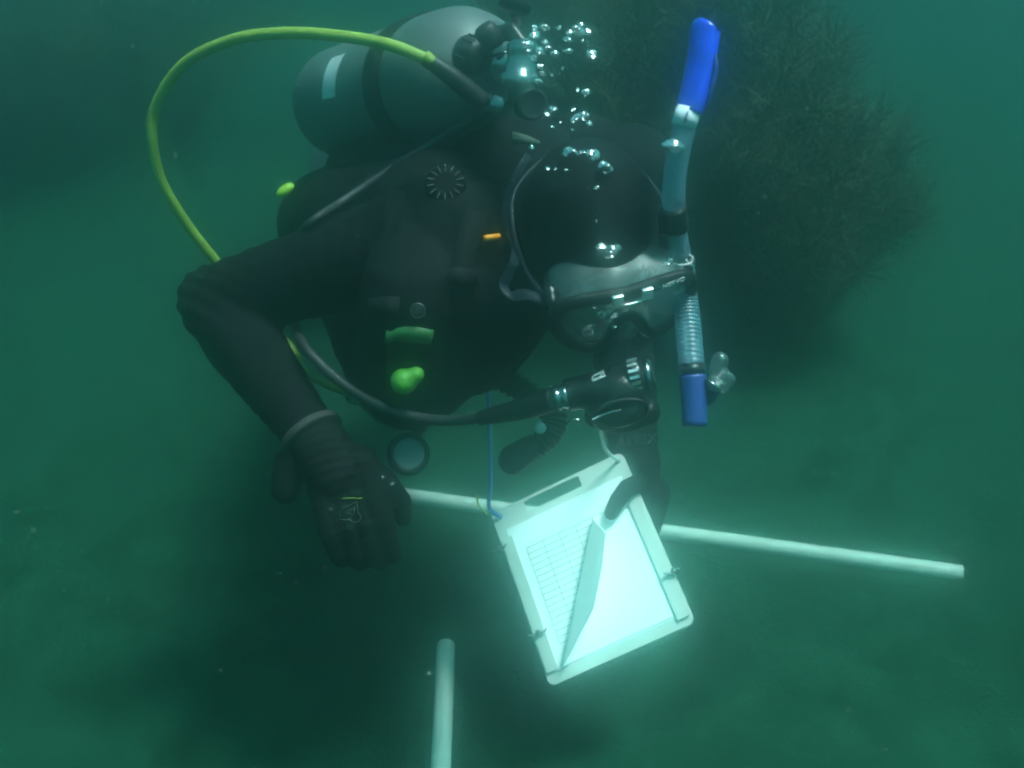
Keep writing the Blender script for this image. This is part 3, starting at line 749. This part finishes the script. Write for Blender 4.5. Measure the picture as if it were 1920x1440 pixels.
# printed sheet flat on the board
x0p, x1p, y0p, y1p = -SW + .0165, SW - .016, -SH + .018, SH - .040
sheet = put('paper_sheet', plate([rrect(x0p, y0p, x1p, y1p, .001)], .0003, .0008), PAPER, smooth=False, loc=SL(0, 0, 0))
props(sheet, 'printed white data sheet with ruled table, clamped flat on the slate', 'paper')
lines = []
u0, v0 = suv(980, 1032)
top_y = v0; left_x = x0p + .022
for k in range(17):
    yy = top_y - k * .0108
    lines.append(box(SL((left_x + x1p - .012) / 2, yy, .00105), ex, ey, sn_, (x1p - .012 - left_x) / 2, .00042, .00008))
for k in range(6):
    xx = left_x + k * .030
    lines.append(box(SL(xx, top_y - 8 * .0108, .00112), ex, ey, sn_, .00034, 8 * .0108, .00006))
put('ruled_lines', join(*lines), INK, sheet, smooth=False)
put('heading_mark', join(text('site', SL(.045, top_y + .018, .0010), ex, ey, .011, .0001)), INK, sheet, smooth=False) if False else None
# second sheet: clamped on the right, its free side rolled up along a slanting line
la = Vector(suv(1074, 1240)); lb = Vector(suv(1124, 994))
ld = (lb - la).normalized(); lnrm = Vector((-ld.y, ld.x))
if lnrm.x > 0: lnrm = -lnrm
V, Fc = [], []
N1, N2 = 90, 60
x1q, y1q = x1p, suv(1190, 936)[1]
rho, amax, flap = .010, 2.45, .056
dmax = rho * amax + flap
for j in range(N2 + 1):
    y = (y0p + .002) + (y1q - y0p - .002) * j / N2
    cut = dmax - .010 * max(0, (j / N2 - .8) / .2)                       # a slightly torn upper corner
    xl = max(x0p + .003, la.x + (cut - (y - la.y) * lnrm.y) / lnrm.x)
    for i in range(N1 + 1):
        x = x1q + (xl - x1q) * i / N1
        q = Vector((x, y)); d = (q - la).dot(lnrm); al = (q - la).dot(ld)
        z = .0016
        if d > 0:
            a = min(d / rho, amax); rest = max(0, d - amax * rho)
            off = rho * math.sin(a) + rest * math.cos(a); z = .0016 + rho * (1 - math.cos(a)) + rest * math.sin(a)
            q = la + ld * al + lnrm * off
        V.append(SL(q.x, q.y, z))
for j in range(N2):
    for i in range(N1):
        a = j * (N1 + 1) + i; Fc.append((a, a + 1, a + N1 + 2, a + N1 + 1))
curl = put('paper_sheet', (V, Fc), PAPER, loc=SL(0, 0, 0))
props(curl, 'blank white sheet curling up over the ruled page on the slate', 'paper')
so_ = curl.modifiers.new('thick', 'SOLIDIFY'); so_.thickness = .0004
# cords tied in the corner holes
def hole(s): return SL(s * (SW - .013), SH - .013, 0)
c1 = put('cord', sweep([P(917, 700, 1.62), P(916, 770, 1.68), P(919, 850, 1.76), P(920, 910, 1.81), P(917, 950, 1.845), hole(-1) + sn_ * .006, hole(-1) - sn_ * .008], .0034, 10, sub=8), CORDB)
props(c1, 'thin blue cord running from the vest to the slate corner', 'cord')
c2 = put('cord', sweep([P(1125, 800, 1.62), P(1130, 825, 1.70), P(1136, 845, 1.77), hole(1) + sn_ * .008, hole(1) - sn_ * .008], .0030, 10, sub=8), CORDW)
props(c2, 'short pale cord in the slate corner under the regulator', 'cord')
yc = put('cord', sweep([P(893, 925, 1.90), P(897, 945, 1.89), P(905, 958, 1.885), P(912, 964, 1.87)], .0018, 8, sub=6), mat('yellow_twine', (.45, .5, .05), .7))
props(yc, 'bit of yellow twine at the blue cord\'s knot on the slate', 'twine')

# ------------------------------------------------------------------ gauges
gc = P(766, 851, 1.56); gn = (CAM - gc + camvec(.15, .15, 0)).normalized()
gauge = thing('pressure_gauge', gc, 'round black pressure gauge with pale dial hanging by the right glove', 'gauge')
gx, gy, gz = basis(gn, UP)
put('case', lathe([(.020, -.022), (.029, -.018), (.031, -.004), (.030, .004), (.0235, .007), (.0220, .004)], gc, gn, 32), RUB, gauge)
di = put('dial', lathe([(.0222, .003), (.0222, .0052), (.020, .0056)], gc, gn, 30), DIAL, gauge)
for k in range(9):
    a = math.radians(-120 + 30 * k); r = gx * math.cos(a) + gy * math.sin(a)
    put('tick', box(gc + r * .0165 + gn * .0060, r, gn.cross(r), gn, .0022, .0006, .0003), GREYP, di, smooth=False)
put('needle', box(gc + (gx * .6 + gy * .5) * .006 + gn * .0066, (gx * .6 + gy * .5).normalized(), gn.cross(gx * .6 + gy * .5).normalized(), gn, .009, .0007, .0003), GREYP, di, smooth=False)
put('hose', sweep([gc - gn * .012 + UP * .02, P(790, 800, 1.60), P(800, 740, 1.68), P(760, 660, 1.78)], .0085, 12, sub=8), HOSE, gauge)

# ------------------------------------------------------------------ emblem on the right glove, lettering on the left sleeve
def drape(pix, zc, r, closed=False, lift=.0008):
    pts = [on(x, y, zc, lift) for x, y in pix]
    return sweep(pts, r, 6, closed=closed, nrm=(CAM - pts[0]).normalized())
em = join(drape([(636, 960), (643, 953), (655, 948), (668, 941), (670, 950), (671, 962), (677, 968), (674, 977), (664, 981), (655, 974), (645, 976), (638, 973)], 1.5, .0009, True),
          drape([(648, 961), (659, 956), (664, 950), (664, 965), (656, 963)], 1.5, .0007, True))
put('emblem', em, DIMP, g1)
put('emblem_bar', drape([(641, 935), (650, 935), (660, 934), (670, 935), (679, 934)], 1.5, .0012), mat('bar_green', (.10, .16, .02), .7), g1)
t0, t1 = P(1165, 829, 1.8), P(1222, 822, 1.8)
tt = text('AERIX', on(1194, 826, 1.9, .006), (t1 - t0).normalized(), UP, .026, .0004)
put('sleeve_lettering', tt, mat('sleeve_print', (.025, .028, .03), .7), diver)

# ------------------------------------------------------------------ pvc pipes on the bed
def pipe(name, a, b, label, ro=.0166, ri=.0138):
    a, b = Vector(a), Vector(b); pts = [a.lerp(b, i / 24) for i in range(25)]
    seg = 24; T = (b - a).normalized(); x_, y_, z_ = basis(T)
    V, Fc = [], []
    ringsq = [(p, ro) for p in pts] + [(pts[-1], ri), (pts[-1].lerp(a, .06), ri), (pts[0].lerp(b, .06), ri), (pts[0], ri)]
    ringsq = [(pts[0], ro - .0006)] + [(pts[0] + T * .0006, ro)] + ringsq[1:-5] + [(b - T * .0006, ro), (b, ro - .0006)] + ringsq[-4:]
    for p, r in ringsq:
        for s in range(seg):
            q = 2 * math.pi * s / seg; V.append(p + x_ * (r * math.cos(q)) + y_ * (r * math.sin(q)))
    m_ = len(ringsq)
    for i in range(m_):
        j = (i + 1) % m_
        for s in range(seg):
            t = (s + 1) % seg; Fc.append((i * seg + s, i * seg + t, j * seg + t, j * seg + s))
    o = put(name, (V, Fc), PVC)
    return props(o, label, 'pipe', 'white pipes lying on the seabed')
pipe('plastic_pipe', G(742, 927, .011), G(1804, 1075, .011), 'long white plastic pipe lying on the seabed behind the slate')
pipe('plastic_pipe', G(836, 1210, .011), G(818, 1640, .011), 'white plastic pipe lying alone with its open end towards the diver')

# ------------------------------------------------------------------ feathery seaweed
ALG = mat('brown_seaweed', (0.030, 0.036, 0.012), 0.7, var=(6, 0.5))
STEMM = mat('seaweed_stem', (0.020, 0.018, 0.008), 0.7)
def seaweed(cx, cyy, spread, height, stems, per, label, seed, lean=(0, 0)):
    rd = random.Random(seed)
    z0 = bed_h(cx, cyy)
    root = thing('seaweed', (cx, cyy, z0), label, 'seaweed', 'seaweed behind the diver')
    put('holdfast', fuse(join(*[limb([Vector((cx, cyy, z0 + .02)), Vector((cx + math.cos(a) * .07, cyy + math.sin(a) * .07, z0 - .01))], [.03, .012]) for a in [i * 1.05 for i in range(6)]]), .008, 2), STEMM, root)
    V, Fc = [], []; sV = []
    for s in range(stems):
        a = rd.uniform(0, 2 * math.pi); rr = spread * math.sqrt(rd.random())
        tipp = Vector((cx + math.cos(a) * rr + lean[0] * rd.uniform(.6, 1.2), cyy + math.sin(a) * rr + lean[1] * rd.uniform(.6, 1.2), z0 + height * rd.uniform(.62, 1.0) * (1 - .42 * (rr / spread) ** 2)))
        b = Vector((cx + math.cos(a) * .05, cyy + math.sin(a) * .05, z0))
        midp = b.lerp(tipp, .5) + Vector((math.cos(a) * .04, math.sin(a) * .04, height * .12)) + Vector((rd.uniform(-.04, .04), rd.uniform(-.04, .04), 0))
        path = catmull([b, midp, tipp], 8)
        sV.append(sweep(path, [.0035, .001], 5))
        for q in range(per):
            t = rd.random() ** .7 * (len(path) - 1.001); i = int(t); p = path[i].lerp(path[i + 1], t - i)
            T = (path[i + 1] - path[i]).normalized()
            d = (Vector((rd.gauss(0, 1), rd.gauss(0, 1), rd.gauss(0, 1))) + T * 1.1 + Vector((0, 0, .25))).normalized()
            ln = rd.uniform(.05, .16); wd = rd.uniform(.0006, .0014)
            w_ = d.cross(Vector((rd.gauss(0, 1), rd.gauss(0, 1), rd.gauss(0, 1)))).normalized() * wd
            bend = Vector((rd.gauss(0, .3), rd.gauss(0, .3), rd.gauss(0, .3)))
            p1 = p + d * ln * .5 ; p2 = p + (d + bend).normalized() * ln
            k = len(V); V += [p - w_, p + w_, p1 + w_, p1 - w_, p2]
            Fc += [(k, k + 1, k + 2, k + 3), (k + 3, k + 2, k + 4)]
    put('stem', join(*sV), STEMM, root)
    o = put('fronds', (V, Fc), ALG, root, smooth=False); o['kind'] = 'stuff'
    return root
def at(px, py): g = G(px, py, 0); return g.x, g.y
x, y = at(1245, 600); seaweed(x, y, .50, 1.38, 170, 280, 'tall dark bush of feathery seaweed directly behind the diver\'s snorkel', 1)
x, y = at(1455, 640); seaweed(x, y, .31, .82, 120, 280, 'lower feathery seaweed bush standing clear of the diver at the open water side', 2, (.05, 0))
x, y = at(1100, 560); seaweed(x, y, .42, 1.45, 110, 260, 'tall feathery seaweed mostly hidden behind the diver\'s tank and head', 3)

x, y = at(60, 330); seaweed(x, y, 1.0, 1.35, 130, 200, 'added dim mass of seaweed darkening the far water beyond the yellow hose', 4)  # both far clumps added to darken the upper-left background
x, y = at(330, 250); seaweed(x, y, .8, 1.1, 100, 200, 'dim seaweed clump far off behind the tank\'s base', 5)

# ------------------------------------------------------------------ air bubbles
def bub_mat():
    m = bpy.data.materials.new('air_bubble'); m.use_nodes = True
    t = m.node_tree; t.nodes.clear(); out = t.nodes.new('ShaderNodeOutputMaterial')
    g = t.nodes.new('ShaderNodeBsdfGlossy'); g.inputs['Roughness'].default_value = .22; g.inputs[0].default_value = (.95, .97, .97, 1)
    tr = t.nodes.new('ShaderNodeBsdfTransparent')
    lw = t.nodes.new('ShaderNodeLayerWeight'); lw.inputs[0].default_value = .80
    mx = t.nodes.new('ShaderNodeMixShader')
    t.links.new(lw.outputs['Facing'], mx.inputs[0]); t.links.new(tr.outputs[0], mx.inputs[1]); t.links.new(g.outputs[0], mx.inputs[2])
    t.links.new(mx.outputs[0], out.inputs[0]); return m
BUB = bub_mat()
bub_me = []
for k in range(6):
    V, Fc = ell((0, 0, 0), RT, Vector((0, 1, 0)), Vector((0, 0, 1)), 1, 1, .72, 20, 14)
    off = Vector((k * 7.3, k * 3.1, 1))
    V = [v * (1 + .42 * noise.noise(v * 1.3 + off) + .22 * noise.noise(v * 3.1 + off)) for v in V]
    me = bpy.data.meshes.new('air_bubble'); me.from_pydata([tuple(v) for v in V], [], Fc); me.update(); me.materials.append(BUB)
    for p in me.polygons: p.use_smooth = True
    bub_me.append(me)
bpy.context.view_layer.update()
def bubble(px, py, r, label, group, zc=None, sx=1.0):
    if zc is None:
        loc, nor, ob = cast(px, py)
        z_ = (loc - CAM).dot(FW) if loc is not None else 1.4
        z_ = min(z_, 1.5); rad = r * z_ / F_PX
        p = P(px, py, z_ - rad * .9)
    else: p = P(px, py, zc); rad = r * zc / F_PX
    o = bpy.data.objects.new('air_bubble', random.choice(bub_me)); C.objects.link(o)
    o.location = p; o.scale = (rad * sx, rad, rad * random.uniform(.7, 1.15)); o.rotation_euler = (random.uniform(-.4, .4), random.uniform(-.4, .4), random.uniform(0, 6.28))
    props(o, label, 'bubble', group)
for q in [(1022, 51, 9), (1003, 52, 6), (1085, 59, 11), (1101, 60, 8), (1068, 60, 6), (1065, 74, 8), (1065, 96, 9), (1040, 101, 8), (1111, 102, 9), (1022, 79, 8), (1028, 90, 7), (1012, 124, 6), (1017, 138, 6),
          (1002, 141, 4), (1011, 153, 7), (1035, 141, 3), (1098, 174, 9), (1083, 169, 4), (1036, 206, 9), (1085, 219, 12), (1105, 231, 6), (1035, 238, 4), (1073, 243, 3), (992, 82, 7), (1092, 77, 3), (1002, 66, 10), (1013, 96, 9), (1048, 52, 5), (1055, 128, 3), (1000, 108, 6), (1075, 205, 5), (1050, 230, 3), (1096, 218, 9), (1078, 224, 8), (1026, 214, 6), (1090, 48, 7), (1078, 52, 6), (990, 96, 5)]:
    bubble(*q, 'silvery air bubble rising in front of the dark seaweed above the hood', 'bubbles above the hood', random.uniform(1.34, 1.41), random.uniform(.9, 1.3))
for q in [(1070, 288, 15), (1094, 287, 7), (1112, 290, 13), (1135, 314, 14), (1028, 318, 7), (1042, 317, 4), (1062, 319, 4), (1118, 352, 5), (997, 276, 5), (1118, 414, 3)]:
    bubble(*q, 'silvery air bubble sliding over the top of the black hood', 'bubbles on the hood crown', None, random.uniform(.95, 1.3))
for q in [(1149, 467, 17), (1127, 463, 10), (1143, 481, 8)]:
    bubble(*q, 'silvery air bubble on the hood\'s brow just above the mask', 'bubbles at the hood brow', None, 1.1)
bubble(1262, 275, 19, 'bright air bubble stuck to the snorkel\'s clear tube', 'bubble on the snorkel', 1.243)
for q in [(1128, 590, 8), (1114, 577, 5), (1140, 603, 6), (1152, 612, 5)]:
    bubble(*q, 'small air bubble trapped behind the mask lens by the nose', 'bubbles inside the mask', 1.315)
for q in [(1245, 494, 5), (1256, 490, 6)]:
    bubble(*q, 'tiny air bubble on the mask buckle beside the snorkel', 'bubbles on the buckle', 1.285)
for q in [(718, 894, 3), (735, 907, 4)]:
    bubble(*q, 'tiny air bubble beside the right glove', 'bubbles beside the right glove', 1.47)

# ------------------------------------------------------------------ drifting silt
V, Fc = [], []
rd = random.Random(3)
for i in range(420):
    zc = rd.uniform(.75, 3.0); p = P(rd.uniform(-80, 2000), rd.uniform(-60, 1500), zc)
    if p.z < .05: continue
    r = rd.uniform(.0004, .0011) * (1.6 if rd.random() < .06 else 1); k = len(V)
    V += [p + Vector((r, 0, 0)), p - Vector((r, 0, 0)), p + Vector((0, r, 0)), p - Vector((0, r, 0)), p + Vector((0, 0, r * .7)), p - Vector((0, 0, r * .7))]
    Fc += [(k, k + 2, k + 4), (k + 2, k + 1, k + 4), (k + 1, k + 3, k + 4), (k + 3, k, k + 4), (k + 2, k, k + 5), (k + 1, k + 2, k + 5), (k + 3, k + 1, k + 5), (k, k + 3, k + 5)]
o = put('drifting_silt', (V, Fc), mat('silt_speck', (.20, .24, .20), .9), loc=(0, 1.5, .8), smooth=False)
props(o, 'fine pale specks of silt drifting in the green water', 'silt', kind='stuff')

# ------------------------------------------------------------------ haze: the green water itself
hm = bpy.data.materials.new('green_water'); hm.use_nodes = True
t = hm.node_tree; t.nodes.clear(); out = t.nodes.new('ShaderNodeOutputMaterial')
pv = t.nodes.new('ShaderNodeVolumePrincipled')
pv.inputs['Color'].default_value = (0.10, 0.88, 0.77, 1); pv.inputs['Density'].default_value = 0.165; pv.inputs['Anisotropy'].default_value = 0.92
pf = t.nodes.new('ShaderNodeVolumePrincipled')               # fine silt scatters light almost straight on: the bloom round bright things
pf.inputs['Color'].default_value = (0.74, 0.99, 0.98, 1); pf.inputs['Density'].default_value = 0.36; pf.inputs['Anisotropy'].default_value = 0.985
av = t.nodes.new('ShaderNodeAddShader')
t.links.new(pv.outputs[0], av.inputs[0]); t.links.new(pf.outputs[0], av.inputs[1])
t.links.new(av.outputs[0], out.inputs['Volume'])
hz = put('haze', box((0, 0, .55), Vector((1, 0, 0)), Vector((0, 1, 0)), Vector((0, 0, 1)), 100, 100, 1.65), hm, loc=(0, 0, .55), smooth=False)
props(hz, 'dim green sea water around the diver', 'water', kind='stuff')
